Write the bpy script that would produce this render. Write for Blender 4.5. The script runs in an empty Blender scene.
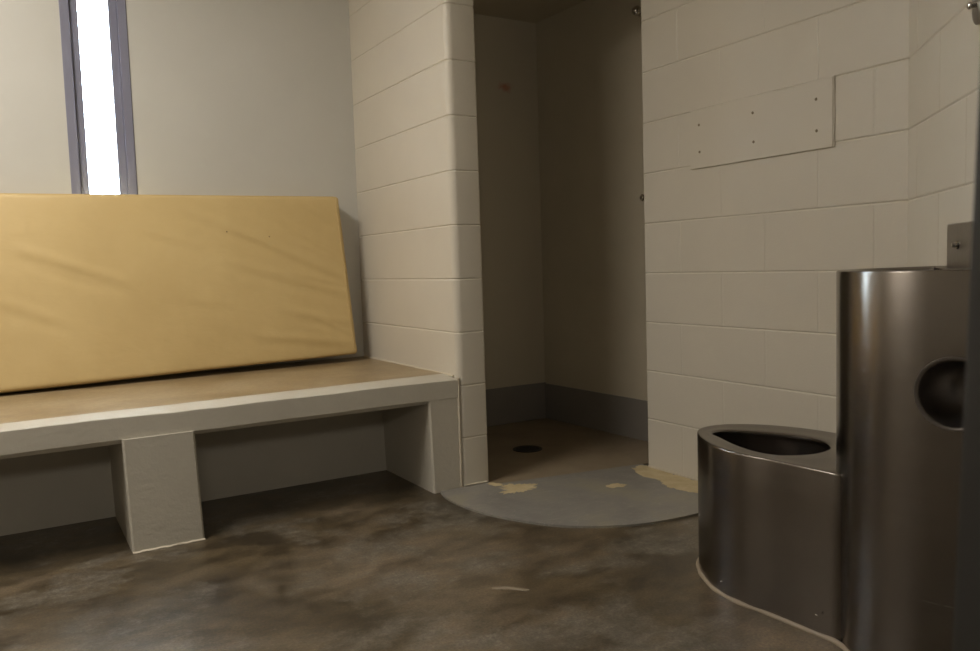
import bpy, bmesh, math, random
from mathutils import Vector, Matrix, noise

C = bpy.context.scene.collection
sc = bpy.context.scene

# ------------------------------------------------------------------ camera
cam_d = bpy.data.cameras.new('camera')
cam = bpy.data.objects.new('camera', cam_d)
C.objects.link(cam)
M = Matrix(((0.85566827, -0.06531721, 0.51338629),
            (-0.51657688, -0.04778626, 0.85490631),
            (-0.03130729, -0.99671969, -0.07463055)))
R = Matrix((( M[0][0], -M[0][1], -M[0][2]),
            ( M[1][0], -M[1][1], -M[1][2]),
            ( M[2][0], -M[2][1], -M[2][2])))
cam.matrix_world = Matrix.Translation((0, 0, 0.853)) @ R.to_4x4()
cam_d.sensor_width = 36.0
cam_d.lens = 799.0 / 980.0 * 36.0
cam_d.clip_start = 0.02
cam_d.dof.use_dof = True
cam_d.dof.focus_distance = 2.7
cam_d.dof.aperture_fstop = 10.0
sc.camera = cam

# ------------------------------------------------------------------ world, exposure
w = bpy.data.worlds.new('daylight')
sc.world = w
w.use_nodes = True
bg = w.node_tree.nodes['Background']
bg.inputs[0].default_value = (0.80, 0.90, 1.0, 1)
bg.inputs[1].default_value = 50.0
sc.view_settings.view_transform = 'Standard'
sc.view_settings.look = 'None'
sc.view_settings.gamma = 1.0
sc.view_settings.exposure = 0.0
sc.view_settings.use_curve_mapping = False

LAMP_POWER = 40.0
LAMP_COL = (1.0, 0.945, 0.875)

# ------------------------------------------------------------------ materials
def mat(name):
    m = bpy.data.materials.new(name)
    m.use_nodes = True
    nt = m.node_tree
    return m, nt, nt.nodes['Principled BSDF']

def N(nt, kind, **kw):
    n = nt.nodes.new(kind)
    for k, v in kw.items():
        setattr(n, k, v)
    return n

def coords(nt, scale=(1, 1, 1)):
    tc = N(nt, 'ShaderNodeTexCoord')
    mp = N(nt, 'ShaderNodeMapping')
    mp.inputs['Scale'].default_value = scale
    nt.links.new(tc.outputs['Object'], mp.inputs['Vector'])
    return mp.outputs['Vector']

def noise_tex(nt, vec, scale, detail=4, rough=0.55, dist=0.0):
    n = N(nt, 'ShaderNodeTexNoise')
    n.inputs['Scale'].default_value = scale
    n.inputs['Detail'].default_value = detail
    n.inputs['Roughness'].default_value = rough
    n.inputs['Distortion'].default_value = dist
    nt.links.new(vec, n.inputs['Vector'])
    return n.outputs['Fac']

def ramp(nt, fac, stops):
    r = N(nt, 'ShaderNodeValToRGB')
    el = r.color_ramp.elements
    while len(el) > 1:
        el.remove(el[-1])
    for i, (p, c) in enumerate(stops):
        e = el[0] if i == 0 else el.new(p)
        e.position = p
        e.color = (c[0], c[1], c[2], 1) if not isinstance(c, (int, float)) else (c, c, c, 1)
    nt.links.new(fac, r.inputs['Fac'])
    return r.outputs['Color']

def mix(nt, fac, a, b, mode='MIX'):
    m = N(nt, 'ShaderNodeMix', data_type='RGBA', blend_type=mode)
    for sock, val in ((m.inputs[0], fac), (m.inputs[6], a), (m.inputs[7], b)):
        if isinstance(val, (int, float)):
            sock.default_value = val
        elif isinstance(val, tuple):
            sock.default_value = (val[0], val[1], val[2], 1)
        else:
            nt.links.new(val, sock)
    return m.outputs[2]

def bump(nt, bs, fac, strength, dist):
    b = N(nt, 'ShaderNodeBump')
    b.inputs['Strength'].default_value = strength
    b.inputs['Distance'].default_value = dist
    nt.links.new(fac, b.inputs['Height'])
    nt.links.new(b.outputs['Normal'], bs.inputs['Normal'])

def paint(name, col, rough=0.45, vary=0.05, grain=140.0, bstr=0.25, bdist=0.0015, spec=0.4):
    m, nt, bs = mat(name)
    v = coords(nt)
    n1 = noise_tex(nt, v, 2.2, 5, 0.6)
    dark = tuple(c * (1 - vary * 1.4) for c in col)
    lite = tuple(min(1, c * (1 + vary)) for c in col)
    c1 = ramp(nt, n1, [(0.3, dark), (0.7, lite)])
    n2 = noise_tex(nt, v, grain, 3, 0.6)
    n3 = noise_tex(nt, v, grain * 0.12, 3, 0.5)
    nt.links.new(c1, bs.inputs['Base Color'])
    bs.inputs['Roughness'].default_value = rough
    bs.inputs['Specular IOR Level'].default_value = spec
    add = N(nt, 'ShaderNodeMath', operation='ADD')
    nt.links.new(n2, add.inputs[0]); nt.links.new(n3, add.inputs[1])
    bump(nt, bs, add.outputs[0], bstr, bdist)
    return m

M_block = paint('cream_block_paint', (0.58, 0.535, 0.45), 0.42, 0.03, 150, 0.30, 0.0016)
M_plaster = paint('cream_smooth_paint', (0.55, 0.50, 0.41), 0.5, 0.03, 60, 0.12, 0.0015)
M_shower = paint('shower_wall_paint', (0.58, 0.52, 0.40), 0.4, 0.05, 60, 0.12, 0.0015)
M_ceiling = paint('ceiling_paint', (0.62, 0.58, 0.50), 0.6, 0.02, 60, 0.1, 0.001)
M_benchpaint = paint('bench_paint', (0.50, 0.465, 0.39), 0.5, 0.05, 70, 0.5, 0.003)
M_panel = paint('panel_paint', (0.58, 0.535, 0.45), 0.4, 0.02, 90, 0.1, 0.0006)
M_shbase = paint('grey_epoxy_base', (0.25, 0.23, 0.205), 0.35, 0.06, 80, 0.2, 0.0015)
M_caulk = paint('cream_caulk', (0.58, 0.52, 0.41), 0.5, 0.08, 90, 0.5, 0.002)
M_caulkgrey = paint('beige_caulk', (0.29, 0.235, 0.17), 0.5, 0.12, 60, 0.5, 0.002)
M_doorsteel = paint('dark_door_paint', (0.026, 0.024, 0.021), 0.45, 0.05, 60, 0.1, 0.001)
M_winframe = paint('blue_grey_frame_paint', (0.21, 0.21, 0.27), 0.4, 0.04, 60, 0.1, 0.0006)
M_desk = paint('grey_desk_paint', (0.25, 0.24, 0.22), 0.4, 0.04, 60, 0.1, 0.0006)

# back wall of the shower carries a faint rust stain: part of the plaster material by object position
def stained_plaster():
    m, nt, bs = mat('cream_plaster_back')
    v = coords(nt)
    n1 = noise_tex(nt, v, 1.6, 5, 0.6)
    c1 = ramp(nt, n1, [(0.3, (0.515, 0.50, 0.45)), (0.7, (0.555, 0.54, 0.49))])
    tc = N(nt, 'ShaderNodeTexCoord')
    sub = N(nt, 'ShaderNodeVectorMath', operation='SUBTRACT')
    sub.inputs[1].default_value = (2.30, 3.598, 1.783)
    nt.links.new(tc.outputs['Object'], sub.inputs[0])
    sc_ = N(nt, 'ShaderNodeVectorMath', operation='MULTIPLY')
    sc_.inputs[1].default_value = (10.0, 1.0, 16.0)
    nt.links.new(sub.outputs[0], sc_.inputs[0])
    ln = N(nt, 'ShaderNodeVectorMath', operation='LENGTH')
    nt.links.new(sc_.outputs[0], ln.inputs[0])
    n2 = noise_tex(nt, v, 22, 3, 0.7)
    ad = N(nt, 'ShaderNodeMath', operation='ADD')
    nt.links.new(ln.outputs['Value'], ad.inputs[0]); nt.links.new(n2, ad.inputs[1])
    msk = ramp(nt, ad.outputs[0], [(0.45, 0.75), (1.35, 0.0)])
    # the shower part (x beyond the partition) is painted darker tan
    sep = N(nt, 'ShaderNodeSeparateXYZ')
    nt.links.new(tc.outputs['Object'], sep.inputs[0])
    gt = N(nt, 'ShaderNodeMath', operation='GREATER_THAN')
    gt.inputs[1].default_value = 1.5
    nt.links.new(sep.outputs['X'], gt.inputs[0])
    c2 = mix(nt, gt.outputs[0], c1, (0.58, 0.52, 0.40))
    c3 = mix(nt, msk, c2, (0.50, 0.13, 0.06))
    nt.links.new(c3, bs.inputs['Base Color'])
    bs.inputs['Roughness'].default_value = 0.5
    n3 = noise_tex(nt, v, 14, 4, 0.55)
    bump(nt, bs, n3, 0.15, 0.004)
    return m
M_back = stained_plaster()

def floor_mat():
    m, nt, bs = mat('mottled_polished_concrete')
    v = coords(nt)
    vs = coords(nt, (1.0, 1.8, 1.0))
    big = noise_tex(nt, v, 1.5, 6, 0.62, 0.5)
    mid = noise_tex(nt, vs, 4.6, 10, 0.74, 0.2)
    fine = noise_tex(nt, v, 34, 8, 0.72)
    vfine = noise_tex(nt, v, 140, 4, 0.7)
    c1 = ramp(nt, big, [(0.36, (0.040, 0.030, 0.018)), (0.48, (0.082, 0.061, 0.034)), (0.64, (0.140, 0.107, 0.070))])
    c2 = ramp(nt, mid, [(0.38, 0.55), (0.5, 0.95), (0.62, 1.40)])
    c3 = mix(nt, 1.0, c1, c2, 'MULTIPLY')
    # greyish cement bloom in islands
    isl = noise_tex(nt, coords(nt, (1.0, 1.1, 1)), 2.9, 10, 0.72, 0.1)
    im = ramp(nt, isl, [(0.50, 0.0), (0.59, 0.65), (0.68, 0.9)])
    grit = ramp(nt, fine, [(0.3, (0.085, 0.074, 0.055)), (0.5, (0.145, 0.128, 0.10)), (0.7, (0.27, 0.245, 0.20))])
    c4 = mix(nt, im, c3, grit)
    c5 = mix(nt, 1.0, c4, ramp(nt, vfine, [(0.3, 0.6), (0.7, 1.4)]), 'MULTIPLY')
    # fine trowel scratches
    ws = noise_tex(nt, coords(nt, (3, 60, 1)), 3.0, 2, 0.5, 1.0)
    c6 = mix(nt, 1.0, c5, ramp(nt, ws, [(0.28, 0.72), (0.36, 1.0)]), 'MULTIPLY')
    nt.links.new(c6, bs.inputs['Base Color'])
    r = ramp(nt, mid, [(0.3, 0.27), (0.7, 0.42)])
    nt.links.new(r, bs.inputs['Roughness'])
    bs.inputs['Specular IOR Level'].default_value = 0.55
    bump(nt, bs, fine, 0.12, 0.002)
    return m
M_floor = floor_mat()

def shower_floor_mat():
    m, nt, bs = mat('tan_shower_concrete')
    v = coords(nt)
    a = noise_tex(nt, v, 3.5, 7, 0.6, 0.4)
    c = ramp(nt, a, [(0.35, (0.20, 0.155, 0.10)), (0.65, (0.29, 0.23, 0.155))])
    nt.links.new(c, bs.inputs['Base Color'])
    bs.inputs['Roughness'].default_value = 0.4
    return m
M_shfloor = shower_floor_mat()

def pad_mat():
    m, nt, bs = mat('worn_grey_floor_paint')
    v = coords(nt)
    a = noise_tex(nt, v, 3.0, 7, 0.62, 0.5)
    c = ramp(nt, a, [(0.38, (0.20, 0.188, 0.170)), (0.5, (0.235, 0.222, 0.198)), (0.64, (0.275, 0.25, 0.19))])
    b = noise_tex(nt, coords(nt, (1.0, 3.0, 1)), 6.0, 5, 0.55, 1.2)
    s = ramp(nt, b, [(0.485, 0.0), (0.5, 0.35), (0.515, 0.0)])
    c2 = mix(nt, s, c, (0.38, 0.35, 0.29))
    nt.links.new(c2, bs.inputs['Base Color'])
    bs.inputs['Roughness'].default_value = 0.42
    bump(nt, bs, noise_tex(nt, v, 60, 4, 0.6), 0.2, 0.0015)
    return m
M_pad = pad_mat()

M_padedge = paint('worn_highlit_pad_edge', (0.36, 0.34, 0.29), 0.45, 0.2, 30, 0.3, 0.002)  # edge wear plus the bevel's highlight, painted in as a paler colour

def bare_patch_mat():
    m, nt, bs = mat('yellowed_bare_patch')
    v = coords(nt)
    c = ramp(nt, noise_tex(nt, v, 14, 5, 0.6), [(0.3, (0.47, 0.37, 0.20)), (0.7, (0.60, 0.50, 0.31))])
    nt.links.new(c, bs.inputs['Base Color'])
    bs.inputs['Roughness'].default_value = 0.6
    return m
M_patch = bare_patch_mat()

def bench_top_mat():
    m, nt, bs = mat('brown_sealed_concrete_seat')
    v = coords(nt)
    a = noise_tex(nt, coords(nt, (1, 1.4, 1)), 3.0, 7, 0.62, 0.5)
    c = ramp(nt, a, [(0.35, (0.23, 0.165, 0.085)), (0.5, (0.29, 0.215, 0.12)), (0.68, (0.37, 0.29, 0.18))])
    g = ramp(nt, noise_tex(nt, v, 70, 4, 0.6), [(0.3, 0.88), (0.7, 1.1)])
    c = mix(nt, 1.0, c, g, 'MULTIPLY')
    nt.links.new(c, bs.inputs['Base Color'])
    r = ramp(nt, a, [(0.3, 0.32), (0.7, 0.44)])
    nt.links.new(r, bs.inputs['Roughness'])
    return m
M_benchtop = bench_top_mat()

def mattress_mat():
    m, nt, bs = mat('mustard_vinyl')
    v = coords(nt)
    a = noise_tex(nt, v, 3.0, 5, 0.6)
    c = ramp(nt, a, [(0.3, (0.555, 0.405, 0.18)), (0.7, (0.61, 0.455, 0.21))])
    nt.links.new(c, bs.inputs['Base Color'])
    bs.inputs['Roughness'].default_value = 0.45
    bs.inputs['Specular IOR Level'].default_value = 0.4
    b1 = noise_tex(nt, coords(nt, (1, 1, 2.4)), 11, 4, 0.5, 0.4)
    bump(nt, bs, b1, 0.22, 0.006)
    return m
M_mat = mattress_mat()

def steel(name, base=(0.50, 0.46, 0.41), r=0.27, grain=(2, 2, 260), aniso=0.6, bs_=0.06):
    m, nt, bs = mat(name)
    v = coords(nt, grain)
    a = noise_tex(nt, v, 1.0, 4, 0.7)
    big = noise_tex(nt, coords(nt), 4.0, 5, 0.6)
    c = ramp(nt, big, [(0.3, tuple(x * 0.86 for x in base)), (0.7, base)])
    nt.links.new(c, bs.inputs['Base Color'])
    bs.inputs['Metallic'].default_value = 1.0
    rr = N(nt, 'ShaderNodeMapRange')
    rr.inputs['To Min'].default_value = r * 0.8
    rr.inputs['To Max'].default_value = r * 1.25
    nt.links.new(a, rr.inputs['Value'])
    nt.links.new(rr.outputs[0], bs.inputs['Roughness'])
    if aniso:
        bs.inputs['Anisotropic'].default_value = aniso
        bs.inputs['Anisotropic Rotation'].default_value = 0.25
        tg = N(nt, 'ShaderNodeTangent', direction_type='RADIAL', axis='Z')
        nt.links.new(tg.outputs[0], bs.inputs['Tangent'])
    bump(nt, bs, a, bs_, 0.001)
    return m
M_steel = steel('brushed_stainless', (0.24, 0.218, 0.20), 0.24, (2, 2, 200), 0.75, 0.02)
M_steelflat = steel('satin_stainless_plate', (0.40, 0.37, 0.33), 0.38, (60, 60, 60), 0.0, 0.04)
M_chrome = steel('polished_chrome', (0.7, 0.68, 0.65), 0.12, (20, 20, 20), 0.0, 0.0)
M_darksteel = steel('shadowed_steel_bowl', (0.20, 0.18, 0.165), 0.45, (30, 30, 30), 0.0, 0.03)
M_castiron = paint('dark_cast_iron', (0.02, 0.02, 0.02), 0.5, 0.1, 80, 0.2, 0.001)
M_burn = paint('brown_scorch', (0.26, 0.17, 0.07), 0.6, 0.1, 80, 0.1, 0.0005)
M_screw = paint('dull_screw', (0.27, 0.22, 0.15), 0.5, 0.1, 80, 0.1, 0.0005)

def glass_mat():
    m = bpy.data.materials.new('window_glass')
    m.use_nodes = True
    nt = m.node_tree
    nt.nodes.clear()
    out = N(nt, 'ShaderNodeOutputMaterial')
    tr = N(nt, 'ShaderNodeBsdfTransparent')
    tr.inputs[0].default_value = (0.93, 0.97, 0.97, 1)
    gl = N(nt, 'ShaderNodeBsdfGlossy')
    gl.inputs['Roughness'].default_value = 0.05
    mx = N(nt, 'ShaderNodeMixShader')
    mx.inputs[0].default_value = 0.06
    nt.links.new(tr.outputs[0], mx.inputs[1])
    nt.links.new(gl.outputs[0], mx.inputs[2])
    nt.links.new(mx.outputs[0], out.inputs[0])
    return m
M_glass = glass_mat()

def lamp_mat():
    m, nt, bs = mat('lit_diffuser')
    bs.inputs['Base Color'].default_value = (0.9, 0.88, 0.8, 1)
    bs.inputs['Emission Color'].default_value = (LAMP_COL[0], LAMP_COL[1], LAMP_COL[2], 1)
    bs.inputs['Emission Strength'].default_value = 4.0
    return m
M_lamp = lamp_mat()

# ------------------------------------------------------------------ mesh helpers
def link(name, bm, m, parent=None, smooth=None):
    me = bpy.data.meshes.new(name)
    bmesh.ops.recalc_face_normals(bm, faces=bm.faces[:])
    bm.to_mesh(me)
    bm.free()
    o = bpy.data.objects.new(name, me)
    C.objects.link(o)
    for mm in (m if isinstance(m, (list, tuple)) else [m]):
        me.materials.append(mm)
    if parent is not None:
        o.parent = parent
        o.matrix_parent_inverse = Matrix.Translation(-Vector(parent.location))
    if smooth is not None:
        for p in me.polygons:
            p.use_smooth = True
        me.set_sharp_from_angle(angle=math.radians(smooth))
    return o

def split_parts(name, bm, m, parent):
    """each connected piece of bm becomes an object of its own"""
    left = set(bm.verts)
    while left:
        seed = left.pop()
        comp, stack = {seed}, [seed]
        while stack:
            v = stack.pop()
            for e in v.link_edges:
                q = e.other_vert(v)
                if q not in comp:
                    comp.add(q); stack.append(q)
        left -= comp
        nb = bmesh.new()
        vm = {v: nb.verts.new(v.co) for v in comp}
        for f in {f for v in comp for f in v.link_faces}:
            nb.faces.new([vm[v] for v in f.verts])
        link(name, nb, m, parent, 60)
    bm.free()

def struct(o):
    o['kind'] = 'structure'
    return o

def empty(name, loc):
    o = bpy.data.objects.new(name, None)
    o.empty_display_size = 0.1
    C.objects.link(o)
    o.location = loc
    return o

def tag(o, label, cat, group=None):
    o['label'] = label
    o['category'] = cat
    if group:
        o['group'] = group
    return o

def add_box(bm, a, b, bev=0.0, seg=2):
    r = bmesh.ops.create_cube(bm, size=1.0)
    vs = r['verts']
    for v in vs:
        v.co = Vector(((a[i] + b[i]) / 2 + v.co[i] * (b[i] - a[i]) for i in range(3)))
    if bev:
        es = list({e for v in vs for e in v.link_edges})
        bmesh.ops.bevel(bm, geom=es, offset=bev, segments=seg, profile=0.5, affect='EDGES', clamp_overlap=True)

def box(name, a, b, m, parent=None, bev=0.0, smooth=None):
    bm = bmesh.new()
    add_box(bm, a, b, bev)
    return link(name, bm, m, parent, smooth)

def add_prism(bm, pts, z0, z1, bev=0.0, seg=2):
    lo = [bm.verts.new((p[0], p[1], z0)) for p in pts]
    hi = [bm.verts.new((p[0], p[1], z1)) for p in pts]
    n = len(pts)
    fs = [bm.faces.new(lo[::-1]), bm.faces.new(hi)]
    for i in range(n):
        fs.append(bm.faces.new((lo[i], lo[(i + 1) % n], hi[(i + 1) % n], hi[i])))
    if bev:
        es = [e for e in fs[1].edges]
        bmesh.ops.bevel(bm, geom=es, offset=bev, segments=seg, profile=0.5, affect='EDGES')

def prism(name, pts, z0, z1, m, parent=None, bev=0.0, smooth=None):
    bm = bmesh.new()
    add_prism(bm, pts, z0, z1, bev)
    return link(name, bm, m, parent, smooth)

def add_tube(bm, pts, r, seg=8, caps=True):
    """tube of radius r (number or list) along the points"""
    pts = [Vector(p) for p in pts]
    rings = []
    for i, p in enumerate(pts):
        t = (pts[min(i + 1, len(pts) - 1)] - pts[max(i - 1, 0)]).normalized()
        up = Vector((0, 0, 1)) if abs(t.z) < 0.9 else Vector((1, 0, 0))
        a = t.cross(up).normalized()
        b = t.cross(a).normalized()
        rr = r[i] if isinstance(r, (list, tuple)) else r
        rings.append([bm.verts.new(p + (a * math.cos(2 * math.pi * k / seg) + b * math.sin(2 * math.pi * k / seg)) * rr) for k in range(seg)])
    for i in range(len(rings) - 1):
        for k in range(seg):
            bm.faces.new((rings[i][k], rings[i][(k + 1) % seg], rings[i + 1][(k + 1) % seg], rings[i + 1][k]))
    if caps:
        bm.faces.new(rings[0][::-1])
        bm.faces.new(rings[-1])

def add_lathe(bm, prof, origin, axis, seg=32):
    """profile of (radius, height) revolved round axis at origin"""
    axis = Vector(axis).normalized()
    up = Vector((0, 0, 1)) if abs(axis.z) < 0.9 else Vector((1, 0, 0))
    a = axis.cross(up).normalized()
    b = axis.cross(a).normalized()
    o = Vector(origin)
    rings = []
    for r, h in prof:
        if r < 1e-6:
            rings.append([bm.verts.new(o + axis * h)])
        else:
            rings.append([bm.verts.new(o + axis * h + (a * math.cos(2 * math.pi * k / seg) + b * math.sin(2 * math.pi * k / seg)) * r) for k in range(seg)])
    for i in range(len(rings) - 1):
        A, B = rings[i], rings[i + 1]
        for k in range(seg):
            k2 = (k + 1) % seg
            if len(A) == 1 and len(B) == 1:
                continue
            if len(A) == 1:
                bm.faces.new((A[0], B[k2], B[k]))
            elif len(B) == 1:
                bm.faces.new((A[k], A[k2], B[0]))
            else:
                bm.faces.new((A[k], A[k2], B[k2], B[k]))

def catmull(pts, n=8, closed=False):
    out = []
    P = [Vector(p) for p in pts]
    L = len(P)
    rng = range(L) if closed else range(L - 1)
    for i in rng:
        p0 = P[(i - 1) % L] if closed or i > 0 else P[0]
        p1 = P[i]
        p2 = P[(i + 1) % L]
        p3 = P[(i + 2) % L] if closed or i + 2 < L else P[-1]
        for k in range(n):
            t = k / n
            out.append(0.5 * ((2 * p1) + (p2 - p0) * t + (2 * p0 - 5 * p1 + 4 * p2 - p3) * t * t + (3 * p1 - p0 - 3 * p2 + p3) * t ** 3))
    if not closed:
        out.append(P[-1])
    return out

# ------------------------------------------------------------------ block walls with real mortar grooves
COURSE = [0.0] + [0.205 + 0.2006 * k for k in range(12)]
CEIL = COURSE[-1] + 0.16

def block_wall(name, chain, back, joints=None, top=CEIL, z_from=0.0, first=0.208, step=0.1983):
    """chain: list of (x, y) along the visible face (grooved courses), back: remaining outline points (plain).
    joints: function(course index) -> list of (segment index, distance along it) of vertical joints."""
    GH, GW, GV, GVW = 0.0032, 0.0046, 0.0014, 0.0042
    bm = bmesh.new()
    outline = [Vector((p[0], p[1])) for p in chain + back]
    n = len(outline)
    area = sum(outline[i].x * outline[(i + 1) % n].y - outline[(i + 1) % n].x * outline[i].y for i in range(n))
    sgn = 1 if area > 0 else -1
    ch = [Vector((p[0], p[1])) for p in chain]
    def segn(i):
        d = (ch[i + 1] - ch[i]).normalized()
        return Vector((d.y, -d.x)) * sgn
    def vertn(i):
        if i == 0:
            return segn(0)
        if i == len(ch) - 1:
            return segn(len(ch) - 2)
        a, b = segn(i - 1), segn(i)
        s = (a + b).normalized()
        return s / max(0.5, s.dot(a))
    levels = [0.0] + [first + step * k for k in range(13) if first + step * k < top - 0.03] + [top]
    bk = [Vector((p[0], p[1])) for p in back]
    for k in range(len(levels) - 1):
        z0, z1 = levels[k], levels[k + 1]
        if z1 <= z_from + 1e-4:
            continue
        z0 = max(z0, z_from)
        cols = []
        js = joints(k) if joints else []
        for i in range(len(ch)):
            cols.append((ch[i], vertn(i), 0.0))
            if i < len(ch) - 1:
                L = (ch[i + 1] - ch[i]).length
                d = (ch[i + 1] - ch[i]) / L
                for s in sorted(s for (si, s) in js if si == i and 0.02 < s < L - 0.02):
                    nn = segn(i)
                    cols.append((ch[i] + d * (s - GVW), nn, 0.0))
                    cols.append((ch[i] + d * s, nn, GV))
                    cols.append((ch[i] + d * (s + GVW), nn, 0.0))
        rows = [(z0, GH, True), (z0 + GW, 0, False), (z1 - GW, 0, False), (z1, GH, True)]
        if k == 0:
            rows = [(z0, 0, False)] + rows[2:]
        if k == len(levels) - 2:
            rows = rows[:-2] + [(z1, 0, False)]
        grid = []
        for z, g, edge in rows:
            grid.append([bm.verts.new((p.x - nn.x * (max(g, jd)), p.y - nn.y * (max(g, jd)), z)) for (p, nn, jd) in cols] +
                        [bm.verts.new((p.x, p.y, z)) for p in bk])
        m_ = len(grid[0])
        for r in range(len(grid) - 1):
            for c in range(m_):
                c2 = (c + 1) % m_
                bm.faces.new((grid[r][c], grid[r][c2], grid[r + 1][c2], grid[r + 1][c]))
        if k == 0 or z0 == z_from:
            bm.faces.new(grid[0][::-1])
        if k == len(levels) - 2:
            bm.faces.new(grid[-1])
    bmesh.ops.remove_doubles(bm, verts=bm.verts[:], dist=0.00005)
    return struct(link(name, bm, M_block, None, 12))

def recentre(o, x, y):
    """move the mesh origin to (x, y) so brushed grain runs round the body"""
    o.data.transform(Matrix.Translation((-x, -y, 0)))
    o.location = Vector((x, y, 0)) + Vector(o.location)

def arc(cx, cy, r, a0, a1, n):
    return [(cx + r * math.cos(math.radians(a0 + (a1 - a0) * i / n)), cy + r * math.sin(math.radians(a0 + (a1 - a0) * i / n))) for i in range(n + 1)]

# ------------------------------------------------------------------ room shell
YB = 3.598          # window wall face
XP = 1.447          # partition face
YP = 2.660          # partition front
XR = 2.213          # right wall face
struct(box('floor', (-1.0, -0.6, -0.12), (2.75, 3.8, 0.0), M_floor))
struct(box('ceiling', (-1.0, -0.6, CEIL), (2.75, 3.8, CEIL + 0.1), M_ceiling))
struct(box('wall_left', (-1.0, -0.6, 0.0), (-0.85, 3.8, CEIL), M_plaster))

# window wall with its opening
WX0, WX1, WZ0, WZ1 = 0.246, 0.481, 0.95, 2.35
bm = bmesh.new()
add_box(bm, (-0.85, YB, 0), (WX0, YB + 0.2, CEIL))
add_box(bm, (WX1, YB, 0), (2.7, YB + 0.2, CEIL))
add_box(bm, (WX0, YB, 0), (WX1, YB + 0.2, WZ0))
add_box(bm, (WX0, YB, WZ1), (WX1, YB + 0.2, CEIL))
struct(link('wall_back', bm, M_back))

# window: steel frame, inner stop, glass
def ring(bm, x0, x1, z0, z1, y0, y1, wd):
    add_box(bm, (x0, y0, z0), (x0 + wd, y1, z1), 0.0015, 1)
    add_box(bm, (x1 - wd, y0, z0), (x1, y1, z1), 0.0015, 1)
    add_box(bm, (x0 + wd, y0, z0), (x1 - wd, y1, z0 + wd), 0.0015, 1)
    add_box(bm, (x0 + wd, y0, z1 - wd), (x1 - wd, y1, z1), 0.0015, 1)
bm = bmesh.new()
ring(bm, WX0, WX1, WZ0, WZ1, YB - 0.004, YB + 0.10, 0.030)
wf = struct(link('window_1', bm, M_winframe))
bm = bmesh.new()
ring(bm, WX0 + 0.030, WX1 - 0.030, WZ0 + 0.03, WZ1 - 0.03, YB + 0.014, YB + 0.06, 0.032)
link('glazing_stop', bm, M_winframe, wf)
box('pane', (WX0 + 0.055, YB + 0.036, WZ0 + 0.055), (WX1 - 0.055, YB + 0.042, WZ1 - 0.055), M_glass, wf)
# slim bead of sealant round the frame
bm = bmesh.new()
add_tube(bm, [(WX1 + 0.001, YB - 0.001, WZ0), (WX1 + 0.001, YB - 0.001, WZ1)], 0.0035, 6)
add_tube(bm, [(WX0 - 0.001, YB - 0.001, WZ0), (WX0 - 0.001, YB - 0.001, WZ1)], 0.0035, 6)
split_parts('sealant', bm, M_winframe, wf)

# block partition between bench and shower (bullnose corners)
chain = [(XP, YB), (XP, YP + 0.028)] + arc(XP + 0.028, YP + 0.028, 0.028, 180, 270, 8)[1:] + \
        [(1.563, YP)] + arc(1.563, YP + 0.010, 0.010, 270, 360, 4)[1:] + [(1.573, YB)]
def pier_joints(k):
    if k % 2 == 0:
        return [(0, 0.62)]
    return [(0, 0.415)]
block_wall('wall_partition', chain, [], None, first=0.194, step=0.2040)

# right wall: shower return, right wall, angled chase wall, front wall beside the doorway
def rj(k):
    a = (2.450 - 2.254) if k % 2 == 0 else (2.450 - 2.045)
    return [(0, a + 0.4 * i) for i in range(0, 4)]
block_wall('wall_right', [(XR, 2.450), (XR, 1.350)], [(2.7, 1.35), (2.7, 2.45)], rj)
def cj(k):
    return [(0, (0.09 if k % 2 else 0.29) + 0.4 * i) for i in range(5)]
block_wall('wall_angled', [(XR, 1.3499), (1.063, 0.20)], [(2.7, 0.20), (2.7, 1.3499)], cj)
struct(box('wall_front', (0.456, -0.15, 0), (2.7, 0.199, CEIL), M_doorsteel))
struct(box('wall_entry', (-1.0, -0.6, 0), (2.7, -0.5, CEIL), M_doorsteel))
struct(box('wall_front_left', (-0.85, -0.15, 0), (-0.62, 0.199, CEIL), M_doorsteel))
struct(box('wall_front_header', (-0.62, -0.15, 2.12), (0.456, 0.199, CEIL), M_doorsteel))

# shower enclosure
struct(prism('wall_shower', [(2.553, 2.45), (2.505, YB), (2.70, YB), (2.70, 2.45)], 0, CEIL, M_shower))
struct(box('ceiling_shower', (1.568, 2.60, 2.135), (2.55, YB, 2.30), M_shower))
struct(prism('wall_shower_header', [(1.568, 2.66), (2.213, 2.45), (2.55, 2.45), (2.55, 2.60), (1.568, 2.76)], 2.06, CEIL, M_block))
struct(prism('floor_shower', [(1.568, 2.610), (2.228, 2.508), (2.55, 2.458), (2.55, YB), (1.568, YB)], 0.0, 0.004, M_shfloor))
bm = bmesh.new()
add_box(bm, (1.575, YB - 0.007, 0.004), (2.505, YB, 0.203), 0.002, 1)
struct(link('baseboard_back', bm, M_shbase))
bm = bmesh.new()
add_prism(bm, [(2.546, 2.46), (2.498, YB - 0.007), (2.505, YB - 0.007), (2.553, 2.46)], 0.004, 0.197)
struct(link('baseboard_right', bm, M_shbase))
bm = bmesh.new()
add_box(bm, (1.568, 2.70, 0.004), (1.575, YB, 0.203), 0.002, 1)
struct(link('baseboard_left', bm, M_shbase))

# steel door frame post close to the lens, at the right edge
bm = bmesh.new()
add_box(bm, (0.0, -0.34, -0.853), (0.09, 0.0, 1.30), 0.004, 2)
post = link('door_1', bm, M_doorsteel, None, 40)
post.location = (0.3610, 0.193, 0.853)
post.rotation_euler = (0, math.radians(3.6), 0)
struct(post)

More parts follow.
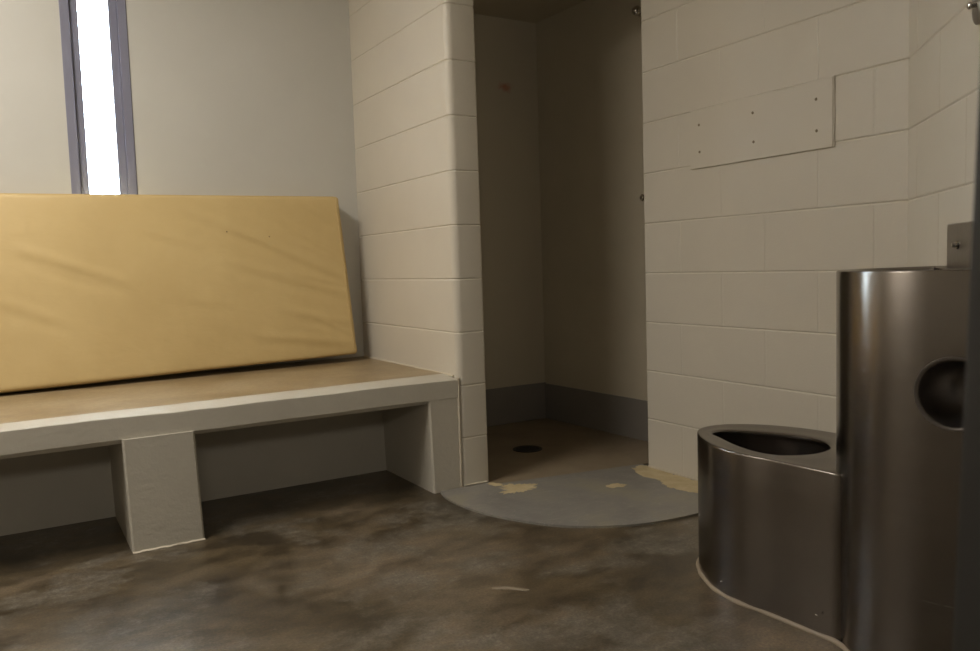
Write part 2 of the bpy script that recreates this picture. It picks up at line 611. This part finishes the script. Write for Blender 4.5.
# ------------------------------------------------------------------ ceiling light (out of frame, the cell's lamp)
LX, LY = -0.42, 2.24
lt = empty('ceiling_light', (LX, LY, CEIL))
tag(lt, 'long cream surface-mounted ceiling lamp above the floor left of the bench', 'light')
bm = bmesh.new()
add_box(bm, (LX - 0.17, LY - 0.52, CEIL - 0.09), (LX + 0.17, LY + 0.52, CEIL), 0.012)
link('housing', bm, M_ceiling, lt)
bm = bmesh.new()
add_box(bm, (LX - 0.14, LY - 0.49, CEIL - 0.10), (LX + 0.14, LY + 0.49, CEIL - 0.0905), 0.004)
link('diffuser', bm, M_lamp, lt)
ld = bpy.data.lights.new('lamp_glow', 'AREA')
ld.shape = 'RECTANGLE'
ld.size, ld.size_y = 0.28, 0.98
ld.energy = LAMP_POWER
ld.color = LAMP_COL
lo = bpy.data.objects.new('lamp_glow', ld)
C.objects.link(lo)
lo.parent = lt
lo.location = (0, 0, -0.104)

# lit vision panel of the cell front, behind the photographer (throws the low light that reaches under the bench)
bm = bmesh.new()
for a_, b_ in (((-0.50, -0.5, 1.27), (-0.44, -0.48, 1.57)), ((0.14, -0.5, 1.27), (0.20, -0.48, 1.57)),
               ((-0.44, -0.5, 1.27), (0.14, -0.48, 1.31)), ((-0.44, -0.5, 1.53), (0.14, -0.48, 1.57))):
    add_box(bm, a_, b_)
w2 = struct(link('window_2', bm, M_doorsteel))
box('pane', (-0.44, -0.4995, 1.31), (0.14, -0.492, 1.53), M_lamp, w2)
ld2 = bpy.data.lights.new('corridor_glow', 'AREA')
ld2.shape = 'RECTANGLE'
ld2.size, ld2.size_y = 0.58, 0.22
ld2.energy = 6.0
ld2.color = (1.0, 0.93, 0.80)
lo2 = bpy.data.objects.new('corridor_glow', ld2)
C.objects.link(lo2)
lo2.location = (-0.15, -0.485, 1.42)
lo2.rotation_euler = (math.radians(90), 0, 0)
lo2.parent = w2

# ------------------------------------------------------------------ concrete bench
bench = empty('concrete_bench', (0.3, YP, 0))
tag(bench, 'built-in concrete bench with cream painted front and brown top along the window wall', 'bench')
bm = bmesh.new()
prof = [(YP, 0.356), (YP, 0.4225), (YP + 0.0015, 0.4245), (YP + 0.004, 0.4255), (YP + 0.085, 0.437), (YB - 0.001, 0.437), (YB - 0.001, 0.341), (YP + 0.018, 0.341)]
xs = [-0.849 + i * (1.4465 + 0.849) / 90 for i in range(91)]
rings = []
for x in xs:
    wv = 0.0022 * noise.noise(Vector((x * 3.0, 0, 0))) + 0.0012 * noise.noise(Vector((x * 11, 4, 0)))
    row = []
    for i, (y, z) in enumerate(prof):
        dy = dz = 0
        if i in (0, 1, 2, 3):
            dy = wv * 1.5
        if i == 4:
            dy = (x - 0.45) * 0.030 - 0.008 + 3.5 * wv
        if i in (1, 2, 3):
            dz = wv * 1.3
        if i == 0:
            dz = 1.0 * wv
        row.append(bm.verts.new((x, y + dy, z + dz)))
    rings.append(row)
for a, b in zip(rings, rings[1:]):
    for i in range(len(prof)):
        j = (i + 1) % len(prof)
        f = bm.faces.new((a[i], a[j], b[j], b[i]))
        f.material_index = 1 if i == 4 else 0
bm.faces.new(rings[0]); bm.faces.new(rings[-1][::-1])
link('seat_slab', bm, [M_benchpaint, M_benchtop], bench, 20)

def pillar(name, x0t, x1t, x0b, x1b, yf, yb):
    bm = bmesh.new()
    n = 8
    rings = []
    for i in range(n + 1):
        t = i / n
        z = 0.3565 * (1 - t)
        x0 = x0t + (x0b - x0t) * t; x1 = x1t + (x1b - x1t) * t
        w1 = 0.0015 * noise.noise(Vector((0, 0, z * 14)))
        c = 0.006
        pts = [(x0 + c, yf + w1), (x1 - c, yf + w1), (x1, yf + c + w1), (x1, yb), (x0, yb), (x0, yf + c + w1)]
        rings.append([bm.verts.new((p[0] + w1, p[1], z)) for p in pts])
    for a, b in zip(rings, rings[1:]):
        for i in range(6):
            j = (i + 1) % 6
            bm.faces.new((a[i], a[j], b[j], b[i]))
    bm.faces.new(rings[0]); bm.faces.new(rings[-1][::-1])
    return link(name, bm, M_benchpaint, bench, 35)
pillar('support_block', 0.268, 0.480, 0.277, 0.493, YP - 0.010, 3.108)
pillar('end_support', 1.320, 1.4465, 1.329, 1.4465, YP + 0.001, 3.108)
box('back_block', (-0.849, 3.106, 0), (1.4465, YB - 0.001, 0.3565), M_benchpaint, bench)
# caulk beads: pillar foot, bench end against the partition
bm = bmesh.new()
def wob(p, q, n, amp, seed):
    out = []
    for i in range(n + 1):
        t = i / n
        v = Vector(p).lerp(Vector(q), t)
        v += Vector((noise.noise(Vector((t * 9, seed, 0))), noise.noise(Vector((t * 9, seed, 5))), noise.noise(Vector((t * 9, seed, 9))))) * amp
        out.append(v)
    return out
add_tube(bm, wob((0.278, YP - 0.011, 0.001), (0.493, YP - 0.011, 0.001), 16, 0.002, 1), 0.004, 6)
add_tube(bm, wob((XP - 0.002, YB - 0.01, 0.437), (XP - 0.002, YP + 0.03, 0.434), 24, 0.002, 3), 0.006, 6)
add_tube(bm, wob((1.448, YP + 0.004, 0.001), (1.448, YP + 0.004, 0.430), 24, 0.0018, 4), 0.006, 6)
split_parts('caulk_bead', bm, M_caulk, bench)

# ------------------------------------------------------------------ mattress leaning on the wall
XL = -0.60
FB_L = Vector((XL, 3.330, 0.446)); FB_R = Vector((1.351, 3.425, 0.472))
FT_L = Vector((XL, 3.488, 1.175)); FT_R = Vector((1.313, 3.488, 1.190))
TH = 0.098
def ridge(u, v, u0, v0, u1, v1, wd, amp):
    """signed soft fold between two points of the front face (metres)"""
    dx, dz = u1 - u0, v1 - v0
    L2 = dx * dx + dz * dz
    t = ((u - u0) * dx + (v - v0) * dz) / L2
    L = math.sqrt(L2)
    d = ((u - u0) * dz - (v - v0) * dx) / L
    e = math.exp(-(max(0, -t, t - 1) * L / (wd * 1.5)) ** 2)
    prof = math.exp(-(d / wd) ** 2) - 0.7 * math.exp(-((d - wd * 1.6) / wd) ** 2)
    tt = min(1, max(0, t))
    return amp * prof * e * (0.35 + 0.65 * math.sin(math.pi * min(1, max(0, tt))) ** 0.6 if 0 <= t <= 1 else 0.35 * e)
FOLDS = [ # in x (world) and height above mattress foot
    (0.05, 0.50, 0.42, 0.36, 0.022, 0.0075), (-0.05, 0.33, 0.20, 0.22, 0.022, 0.005), (0.10, 0.44, 0.32, 0.36, 0.012, 0.0025),
    (0.85, 0.56, 1.33, 0.34, 0.018, 0.0060), (0.95, 0.66, 1.33, 0.42, 0.016, 0.0045), (0.78, 0.44, 1.33, 0.27, 0.02, 0.0045),
    (1.02, 0.22, 1.33, 0.14, 0.018, 0.0035), (0.90, 0.12, 1.32, 0.055, 0.018, 0.0045), (1.05, 0.38, 1.33, 0.31, 0.011, 0.0030),
    (0.62, 0.66, 0.95, 0.52, 0.020, 0.0040), (0.45, 0.58, 0.70, 0.50, 0.018, 0.003), (1.10, 0.70, 1.31, 0.57, 0.012, 0.003),
    (1.12, 0.50, 1.33, 0.40, 0.010, 0.0025), (1.15, 0.18, 1.33, 0.09, 0.010, 0.0025), (0.55, 0.30, 0.80, 0.26, 0.02, 0.002)]
bm = bmesh.new()
NU, CR = 210, 0.012
def section():
    """rounded-rect loop of (v 0..1 over height, depth 0..1 over thickness, weight of front)"""
    pts = []
    NV = 84
    for i in range(NV + 1):
        pts.append((i / NV, 0.0))
    pts += [(1.0, 0.0 + k / 6) for k in range(1, 7)]
    for i in range(1, 13):
        pts.append((1 - i / 12, 1.0))
    pts += [(0.0, 1 - k / 6) for k in range(1, 6)]
    return pts
sec = section()
rings = []
H_ = 0.71
for iu in range(NU + 1):
    u = iu / NU
    B0 = FB_L.lerp(FB_R, u); T0 = FT_L.lerp(FT_R, u)
    up = (T0 - B0)
    nrm = Vector((1, 0, 0)).cross(up).normalized()      # points towards +Y side or -Y
    if nrm.y < 0:
        nrm = -nrm
    row = []
    for (v, d) in sec:
        p = B0 + up * v + nrm * TH * d
        # distance (m) to the nearest edge on the face, rounded corners
        dv = min(v, 1 - v) * H_
        du = min(u, 1 - u) * 1.93
        dd = min(d, 1 - d) * TH
        r = CR
        # cross-section rounding
        if dv < r and dd < r:
            a, b = r - dv, r - dd
            l = math.sqrt(a * a + b * b)
            if l > r:
                k = (l - r) / l
                p += up.normalized() * (a * k if v < 0.5 else -a * k) + nrm * (b * k if d < 0.5 else -b * k)
        if du < r and dd < r:
            a, b = r - du, r - dd
            l = math.sqrt(a * a + b * b)
            if l > r:
                k = (l - r) / l
                p += Vector((a * k if u < 0.5 else -a * k, 0, 0)) + nrm * (b * k if d < 0.5 else -b * k)
        if du < r and dv < r:
            a, b = r - du, r - dv
            l = math.sqrt(a * a + b * b)
            if l > r:
                k = (l - r) / l
                p += Vector((a * k if u < 0.5 else -a * k, 0, 0)) + up.normalized() * (b * k if v < 0.5 else -b * k)
        if d < 0.5:
            edge = min(1.0, dv / 0.03) * min(1.0, du / 0.015)
            off = 0.62 * sum(ridge(p.x, v * H_, *F) for F in FOLDS)
            off += 0.0016 * noise.noise(Vector((p.x * 4, v * 5, 0)))
            off += 0.0007 * noise.noise(Vector((p.x * 24, v * 9, 3)))
            off += 0.010 * math.sin(math.pi * v) ** 0.7 * 0.5
            p -= nrm * off * edge * (1 - d * 2)
            # ripple along right-hand seam
            if du < 0.05 and u > 0.5:
                p.x += 0.0028 * noise.noise(Vector((0, v * 18, 7))) * (1 - du / 0.05)
        if v < 0.1:
            p.z += 0.004 * noise.noise(Vector((p.x * 2.2, 1, 1)))
        p.z = max(p.z, 0.4385)
        row.append(bm.verts.new(p))
    rings.append(row)
ns = len(sec)
for a, b in zip(rings, rings[1:]):
    for i in range(ns):
        j = (i + 1) % ns
        bm.faces.new((a[i], a[j], b[j], b[i]))
bm.faces.new(rings[0]); bm.faces.new(rings[-1][::-1])
seam_top = [r[84].co.copy() for r in rings[4:-2]]
seam_right = [rings[-3][i].co.copy() for i in range(2, 84)]
matt = link('mattress', bm, M_mat, None, 50)
tag(matt, 'mustard vinyl covered foam mattress standing on its long edge against the window wall', 'mattress')
bm = bmesh.new()
add_tube(bm, seam_right + seam_top[::-1][1:], 0.0022, 6)
link('welt_seam', bm, M_mat, matt, 60)
# small burn marks in the vinyl
for (x, z) in ((0.803, 1.030), (0.980, 1.008)):
    u = (x - XL) / 1.92
    B0 = FB_L.lerp(FB_R, u); T0 = FT_L.lerp(FT_R, u)
    p = B0 + (T0 - B0) * ((z - B0.z) / (T0.z - B0.z))
    p.y -= 0.0055
    bm = bmesh.new()
    add_lathe(bm, [(0.0, -0.0008), (0.0022, -0.0006), (0.0030, 0.0), (0.0030, 0.006)], p, (0, 1, 0.12), 10)
    link('burn_mark', bm, M_burn, matt)

# ------------------------------------------------------------------ grey painted pad at the shower entry
arc_pts = catmull([(1.352, 2.657), (1.330, 2.560), (1.334, 2.420), (1.372, 2.265), (1.468, 2.085), (1.585, 1.983),
                   (1.742, 1.915), (1.940, 1.895), (2.08, 1.915), (2.212, 1.98)], 8)
pts = [(p[0], p[1]) for p in [(v.x, v.y) for v in [Vector((a[0], a[1], 0)) for a in arc_pts]]]
pts += [(2.212, 2.45), (2.228, 2.507), (1.568, 2.609), (1.568, 2.657)]
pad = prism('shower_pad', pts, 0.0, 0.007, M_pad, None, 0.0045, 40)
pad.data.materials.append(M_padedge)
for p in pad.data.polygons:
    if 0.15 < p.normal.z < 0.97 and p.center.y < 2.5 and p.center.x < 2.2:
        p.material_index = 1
tag(pad, 'half-round worn grey painted concrete pad on the floor at the shower opening', 'floor pad')

def blob(center_pts, seed, amp=0.010, n=170):
    """jagged outline round given loop of points"""
    loop = catmull([Vector((p[0], p[1], 0)) for p in center_pts], max(3, n // len(center_pts)), True)
    cx = sum(p.x for p in loop) / len(loop); cy = sum(p.y for p in loop) / len(loop)
    out = []
    for i, p in enumerate(loop):
        d = Vector((p.x - cx, p.y - cy))
        k = amp * (noise.noise(Vector((p.x * 38, p.y * 38, seed))) + 0.9 * noise.noise(Vector((p.x * 95, p.y * 95, seed))) + 0.4 * noise.noise(Vector((p.x * 210, p.y * 210, seed))))
        d2 = d.normalized() * k
        out.append((p.x + d2.x, p.y + d2.y))
    return out
def patch(pts, z, seed, amp):
    bm = bmesh.new()
    add_prism(bm, blob(pts, seed, amp), z - 0.001, z + 0.0007)
    bmesh.ops.triangulate(bm, faces=[f for f in bm.faces if len(f.verts) > 4])
    return bm
k1 = link('bare_patch', patch([(1.585, 2.575), (1.655, 2.545), (1.685, 2.505), (1.650, 2.475), (1.590, 2.465), (1.535, 2.470), (1.535, 2.505), (1.560, 2.520)], 0.007, 3.0, 0.024), M_patch, pad)
link('bare_patch', patch([(1.895, 2.335), (1.945, 2.332), (1.965, 2.312), (1.955, 2.290), (1.905, 2.295), (1.880, 2.31)], 0.007, 7.0, 0.012), M_patch, pad)
link('bare_patch', patch([(2.208, 2.475), (2.208, 2.30), (2.208, 2.10), (2.16, 2.02), (2.10, 2.05), (2.075, 2.12), (2.065, 2.20), (2.105, 2.27), (2.095, 2.36), (2.140, 2.455)], 0.007, 11.0, 0.020), M_patch, pad)
link('bare_patch', patch([(1.552, 2.640), (1.590, 2.600), (1.570, 2.575), (1.545, 2.60)], 0.007, 13.0, 0.012), M_patch, pad)
bm = bmesh.new()
add_tube(bm, wob((2.211, 2.448, 0.010), (2.211, 1.99, 0.010), 24, 0.0015, 5), 0.004, 6)
add_tube(bm, wob((1.46, 2.657, 0.010), (1.56, 2.657, 0.010), 12, 0.0015, 6), 0.004, 6)
split_parts('caulk_bead', bm, M_caulk, pad)

# chip of light paint on the concrete floor
chip = link('paint_chip', patch([(1.045, 1.775), (1.075, 1.765), (1.118, 1.716), (1.112, 1.706), (1.080, 1.738), (1.052, 1.760)], 0.001, 21.0, 0.003), M_caulkgrey)
tag(chip, 'small cream paint scrap stuck to the brown concrete floor', 'paint scrap')

# shower floor drain
dr = empty('floor_drain', (2.003, 3.034, 0.004))
tag(dr, 'round dark metal drain grate in the shower floor', 'drain')
bm = bmesh.new()
add_lathe(bm, [(0.068, 0.0), (0.068, 0.003), (0.062, 0.004), (0.054, 0.003), (0.054, 0.0)], (2.003, 3.034, 0.004), (0, 0, 1), 40)
link('rim', bm, M_castiron, dr, 40)
bm = bmesh.new()
for k in range(-4, 5):
    h = math.sqrt(max(0, 0.053 ** 2 - (k * 0.0115) ** 2))
    add_box(bm, (2.003 - h, 3.034 + k * 0.0115 - 0.003, 0.0042), (2.003 + h, 3.034 + k * 0.0115 + 0.003, 0.0070))
link('grate', bm, M_castiron, dr)

# knob and button on the shower wall
hk = empty('shower_hook', (2.537, 2.800, 1.975))
tag(hk, 'round chrome ball hook high on the shower side wall by the jamb', 'hook')
bm = bmesh.new()
add_lathe(bm, [(0, 0.0), (0.022, 0.0), (0.022, 0.006), (0.018, 0.009), (0.012, 0.010), (0.012, 0.03)], (2.537, 2.800, 1.975), (-1, 0, 0), 32)
link('flange', bm, M_chrome, hk, 40)
bm = bmesh.new()
add_lathe(bm, [(0.0, 0.056)] + [(0.022 * math.sin(math.pi * i / 14), 0.034 + 0.022 * math.cos(math.pi * i / 14)) for i in range(1, 14)] + [(0, 0.010)], (2.537, 2.800, 1.975), (-1, 0, 0), 32)
link('ball', bm, M_chrome, hk, 60)
bt = empty('shower_button', (2.537, 2.818, 1.144))
tag(bt, 'tiny chrome push button on the shower side wall half hidden by the jamb', 'button')
bm = bmesh.new()
add_lathe(bm, [(0, 0.0), (0.016, 0.0), (0.016, 0.004), (0.010, 0.006), (0.010, 0.010), (0.007, 0.014), (0, 0.0155)], (2.537, 2.818, 1.144), (-1, 0, 0), 24)
o = link('plate', bm, M_chrome, bt, 40)

# ------------------------------------------------------------------ access panel on the right wall
pn = empty('access_panel', (XR, 1.888, 1.184))
tag(pn, 'rectangular cream painted steel access panel screwed to the right block wall', 'panel')
bm = bmesh.new()
add_box(bm, (XR - 0.007, 1.588, 1.186), (XR - 0.0002, 2.188, 1.397), 0.0015, 2)
link('plate', bm, M_panel, pn)
bm = bmesh.new()
add_tube(bm, wob((XR - 0.002, 2.190, 1.399), (XR - 0.002, 1.586, 1.399), 30, 0.0008, 8), 0.003, 6)
add_tube(bm, wob((XR - 0.002, 1.586, 1.399), (XR - 0.002, 1.586, 1.186), 16, 0.0008, 8), 0.0028, 6)
link('paint_bead', bm, M_panel, pn, 60)
for (y, z) in ((2.143, 1.343), (2.141, 1.245), (1.896, 1.343), (1.893, 1.245), (1.647, 1.341), (1.645, 1.243)):
    bm = bmesh.new()
    add_lathe(bm, [(0.0, 0.0022), (0.0012, 0.0022), (0.0014, 0.0030), (0.0035, 0.0024), (0.0050, 0.0)], (XR - 0.007, y, z), (-1, 0, 0), 16)
    link('screw', bm, M_screw, pn, 50)

# ------------------------------------------------------------------ stainless toilet and sink unit
S2 = 0.70710678
def sn(s, n):      # s along the angled wall (away from the door), n out from it towards the room
    return (S2 * (s - n), S2 * (s + n))
unit = empty('toilet_sink_unit', (1.60, 1.05, 0))
tag(unit, 'brushed stainless steel combination toilet and sink standing against the angled block wall', 'toilet')

def rrect(s0, s1, n0, n1, r, k=14):
    pts = [(s0, n0)]
    pts += [(s0 + r + r * math.cos(math.radians(a)), n1 - r + r * math.sin(math.radians(a))) for a in [180 - 90 * i / k for i in range(k + 1)]]
    pts += [(s1 - r + r * math.cos(math.radians(a)), n1 - r + r * math.sin(math.radians(a))) for a in [90 - 90 * i / k for i in range(k + 1)]]
    pts += [(s1, n0)]
    return pts
NW = -0.607
ZT = 0.8185
TC, TR = (1.7167, 0.9181), 0.25
def dshape(d, k=40):
    r_ = TR - d
    pts = []
    for side, ang in ((0, 195.0), (1, 75.0)):
        a = math.radians(ang)
        p = Vector((TC[0] + r_ * math.cos(a), TC[1] + r_ * math.sin(a)))
        t = Vector((-math.sin(a), math.cos(a))) * (1 if side == 0 else -1)
        n0 = S2 * (p.y - p.x); dn = S2 * (t.y - t.x)
        L = (NW + d - n0) / dn
        pts.append(p + t * L)
    arc_ = arc(TC[0], TC[1], r_, 195.0, 75.0, k)
    return [tuple(pts[0])] + arc_ + [tuple(pts[1])]
# tower body with cut-out for the paper holder; top has a basin
bm = bmesh.new()
levels = [(0.0, 0.0), (0.2, 0), (0.4, 0), (0.6, 0), (ZT - 0.004, 0.0), (ZT - 0.0015, 0.0008), (ZT, 0.003), (ZT, 0.030), (ZT - 0.004, 0.036), (ZT - 0.03, 0.042), (ZT - 0.09, 0.060), (ZT - 0.11, 0.075)]
rings = []
for z, d in levels:
    rings.append([bm.verts.new((p[0], p[1], z)) for p in dshape(d)])
for a, b in zip(rings, rings[1:]):
    for i in range(len(a)):
        j = (i + 1) % len(a)
        bm.faces.new((a[i], a[j], b[j], b[i]))
bm.faces.new(rings[0][::-1]); bm.faces.new(rings[-1])
tower = link('cabinet', bm, M_steel, unit)
# boolean cut for the round recess
HR = 0.066; HZ = 0.589
ca, sa = math.cos(math.radians(195.0)), math.sin(math.radians(195.0))
cx, cy = TC[0] + TR * ca + 0.0415 * (-sa), TC[1] + TR * sa + 0.0415 * ca
HAX = (-ca, -sa, 0)
bm = bmesh.new()
add_lathe(bm, [(0, -0.05), (HR, -0.05), (HR, 0.105), (0, 0.105)], (cx, cy, HZ), HAX, 64)
cut = link('cutter', bm, M_steel)
mod = tower.modifiers.new('cut', 'BOOLEAN')
mod.object = cut
mod.operation = 'DIFFERENCE'
mod.solver = 'EXACT'
bpy.context.view_layer.update()
dg = bpy.context.evaluated_depsgraph_get()
me = bpy.data.meshes.new_from_object(tower.evaluated_get(dg))
tower.modifiers.clear()
tower.data = me
for p in me.polygons:
    p.use_smooth = True
me.set_sharp_from_angle(angle=math.radians(32))
bpy.data.objects.remove(cut)
recentre(tower, TC[0] + 0.02, TC[1] - 0.02)
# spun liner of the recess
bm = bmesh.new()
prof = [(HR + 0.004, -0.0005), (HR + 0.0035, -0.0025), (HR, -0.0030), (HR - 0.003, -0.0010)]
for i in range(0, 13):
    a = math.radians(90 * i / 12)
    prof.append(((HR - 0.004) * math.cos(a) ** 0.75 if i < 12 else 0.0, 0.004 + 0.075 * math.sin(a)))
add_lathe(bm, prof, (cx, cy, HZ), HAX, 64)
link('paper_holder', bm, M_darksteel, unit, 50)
# horizontal weld/overlap seam on the side face below the recess is a thin strip
# backsplash plate
bm = bmesh.new()
P = [sn(1.64, NW), sn(1.64, -0.572), sn(2.022, -0.572), sn(2.022, NW)]
add_prism(bm, P, ZT - 0.003, 0.914, 0.002, 1)
bs_o = link('backsplash', bm, M_steelflat, unit, 40)
bm = bmesh.new()
bx, by = sn(1.946, -0.572)
add_lathe(bm, [(0, 0.0), (0.010, 0.0), (0.009, 0.004), (0.005, 0.005), (0.005, 0.012), (0.0, 0.013)], (bx, by, 0.866), (-S2, S2, 0), 20)
link('spout_button', bm, M_chrome, bs_o, 40)

# toilet base: plan traced as a real shape: straight left flank, rounded nose
flank = catmull([Vector(p + (0,)) for p in [(1.516, 1.075), (1.511, 1.16), (1.508, 1.25), (1.500, 1.34), (1.512, 1.425), (1.545, 1.497), (1.588, 1.560),
                 (1.636, 1.603), (1.690, 1.615), (1.745, 1.600), (1.800, 1.553), (1.845, 1.480), (1.868, 1.400), (1.875, 1.30), (1.875, 1.18), (1.875, 1.05)]], 6)
plan = [(p.x, p.y) for p in flank] + [(1.868, 1.012), (1.74, 1.015), (1.62, 1.02), (1.545, 1.045)]
hole = catmull([Vector(p + (0,)) for p in [(1.624, 1.542), (1.672, 1.548), (1.722, 1.487), (1.768, 1.385), (1.768, 1.305), (1.732, 1.252), (1.675, 1.230),
                (1.620, 1.234), (1.568, 1.266), (1.550, 1.318), (1.564, 1.395), (1.600, 1.485)]], 8, True)
hole = [(p.x, p.y) for p in hole]
cc = (1.665, 1.385)
def radial(poly, ang):
    d = Vector((math.cos(ang), math.sin(ang)))
    best = None
    n = len(poly)
    for i in range(n):
        a = Vector(poly[i]) - Vector(cc); b = Vector(poly[(i + 1) % n]) - Vector(cc)
        e = b - a
        den = d.x * e.y - d.y * e.x
        if abs(den) < 1e-9:
            continue
        t = (a.x * e.y - a.y * e.x) / den
        u = (a.x * d.y - a.y * d.x) / den
        if t > 0 and -1e-6 <= u <= 1 + 1e-6:
            best = t if best is None else max(best, t)
    return best
NA = 180
outer = []; inner = []
for i in range(NA):
    a = 2 * math.pi * i / NA
    outer.append((a, radial(plan, a)))
    inner.append((a, radial(hole, a)))
def pt(a, r, z):
    return (cc[0] + r * math.cos(a), cc[1] + r * math.sin(a), z)
bm = bmesh.new()
ZD = 0.378
rings = []
for z, d in [(0.0, 0.0), (0.12, 0), (0.25, 0), (ZD - 0.005, 0), (ZD - 0.002, 0.0008), (ZD - 0.0006, 0.0025), (ZD, 0.005)]:
    rings.append([bm.verts.new(pt(a, r - d, z)) for a, r in outer])
for f_ in (0.25, 0.5, 0.75):
    rings.append([bm.verts.new(pt(outer[i][0], (outer[i][1] - 0.005) * (1 - f_) + (inner[i][1] + 0.010) * f_, ZD - 0.0015 * math.sin(math.pi * f_))) for i in range(NA)])
for z, d in [(ZD, 0.008), (ZD - 0.0012, 0.003), (ZD - 0.004, 0.0), (ZD - 0.009, 0.0)]:
    rings.append([bm.verts.new(pt(a, r + d, z)) for a, r in inner])
for z, k in [(ZD - 0.011, 1.05), (ZD - 0.03, 1.15), (ZD - 0.10, 1.17), (ZD - 0.16, 1.08), (ZD - 0.21, 0.86), (ZD - 0.245, 0.55), (ZD - 0.255, 0.25)]:
    rings.append([bm.verts.new(pt(a, min(r * k, outer[i_][1] - 0.012), z)) for i_, (a, r) in enumerate(inner)])
for a, b in zip(rings, rings[1:]):
    for i in range(NA):
        j = (i + 1) % NA
        bm.faces.new((a[i], a[j], b[j], b[i]))
bm.faces.new(rings[0][::-1]); bm.faces.new(rings[-1])
bowl = link('toilet_bowl', bm, M_steel, unit, 38)
recentre(bowl, 1.70, 1.30)
# small spot welds on the flank
bm = bmesh.new()
for (y, z) in ((1.340, 0.355), (1.40, 0.035), (1.335, 0.02), (1.12, 0.05)):
    add_lathe(bm, [(0, 0.0015), (0.0018, 0.001), (0.0025, -0.001)], (1.5015 if y < 1.42 else 1.52, y, z), (-1, 0, 0), 10)
split_parts('spot_weld', bm, M_chrome, unit)
# caulk bead around the foot
foot = [(x, y) for (x, y) in plan if y > 1.06]
fpts = [(p[0], p[1], 0.001) for p in plan[:80]]
tw = [(p[0], p[1], 0.001) for p in dshape(0.0) if p[0] < 1.60 and p[1] < 1.062]
bead = tw + fpts[1:60]
bm = bmesh.new()
bb = []
for i, p in enumerate(bead):
    bb.append(Vector(p) + Vector((noise.noise(Vector((i * 0.37, 0, 0))) * 0.0016 - 0.002, noise.noise(Vector((i * 0.37, 4, 0))) * 0.0016, 0)))
add_tube(bm, bb, [0.0065 + 0.002 * noise.noise(Vector((i * 0.3, 9, 0))) for i in range(len(bb))], 8)
link('caulk_bead', bm, M_caulkgrey, unit, 60)

# oval steel plate with ball hook high on the angled wall
hx, hy = 1.810, 0.944
hook = empty('wall_hook', (hx, hy, 1.40))
tag(hook, 'oval dark steel hook plate high on the angled wall at the picture edge', 'hook')
bm = bmesh.new()
wv_ = Vector((S2, S2, 0)); nv = Vector((-S2, S2, 0))
loop = [(0.030 * math.cos(math.radians(a)), -0.045 + 0.030 * math.sin(math.radians(a))) for a in range(180, 361, 12)] + \
       [(0.030 * math.cos(math.radians(a)), 0.045 + 0.030 * math.sin(math.radians(a))) for a in range(0, 181, 12)]
base = Vector((hx, hy, 1.408))
# seat the plate on the wall plane
base += nv * (NW - 0.003 - (-S2 * hx + S2 * hy)) + nv * 0.0
for h0, h1, k in ((0.0, 0.006, 1.0),):
    lo_ = [bm.verts.new(base + wv_ * p[0] + Vector((0, 0, p[1])) + nv * h0) for p in loop]
    hi_ = [bm.verts.new(base + wv_ * p[0] + Vector((0, 0, p[1])) + nv * h1) for p in loop]
    top_ = [bm.verts.new(base + wv_ * p[0] * 0.85 + Vector((0, 0, p[1] * 0.94)) + nv * (h1 + 0.003)) for p in loop]
    bm.faces.new(lo_[::-1]); bm.faces.new(top_)
    for A_, B_ in ((lo_, hi_), (hi_, top_)):
        for i in range(len(loop)):
            j = (i + 1) % len(loop)
            bm.faces.new((A_[i], A_[j], B_[j], B_[i]))
link('plate', bm, M_steelflat, hook, 40)
bm = bmesh.new()
hb = base + Vector((0, 0, -0.035)) + nv * 0.009
add_lathe(bm, [(0.009, 0), (0.007, 0.012)] + [(0.008 * math.sin(math.radians(a)), 0.012 - 0.005 * math.cos(math.radians(a))) for a in range(60, 180, 15)] + [(0, 0.017)], hb, nv, 24)
link('ball', bm, M_chrome, hook, 60)
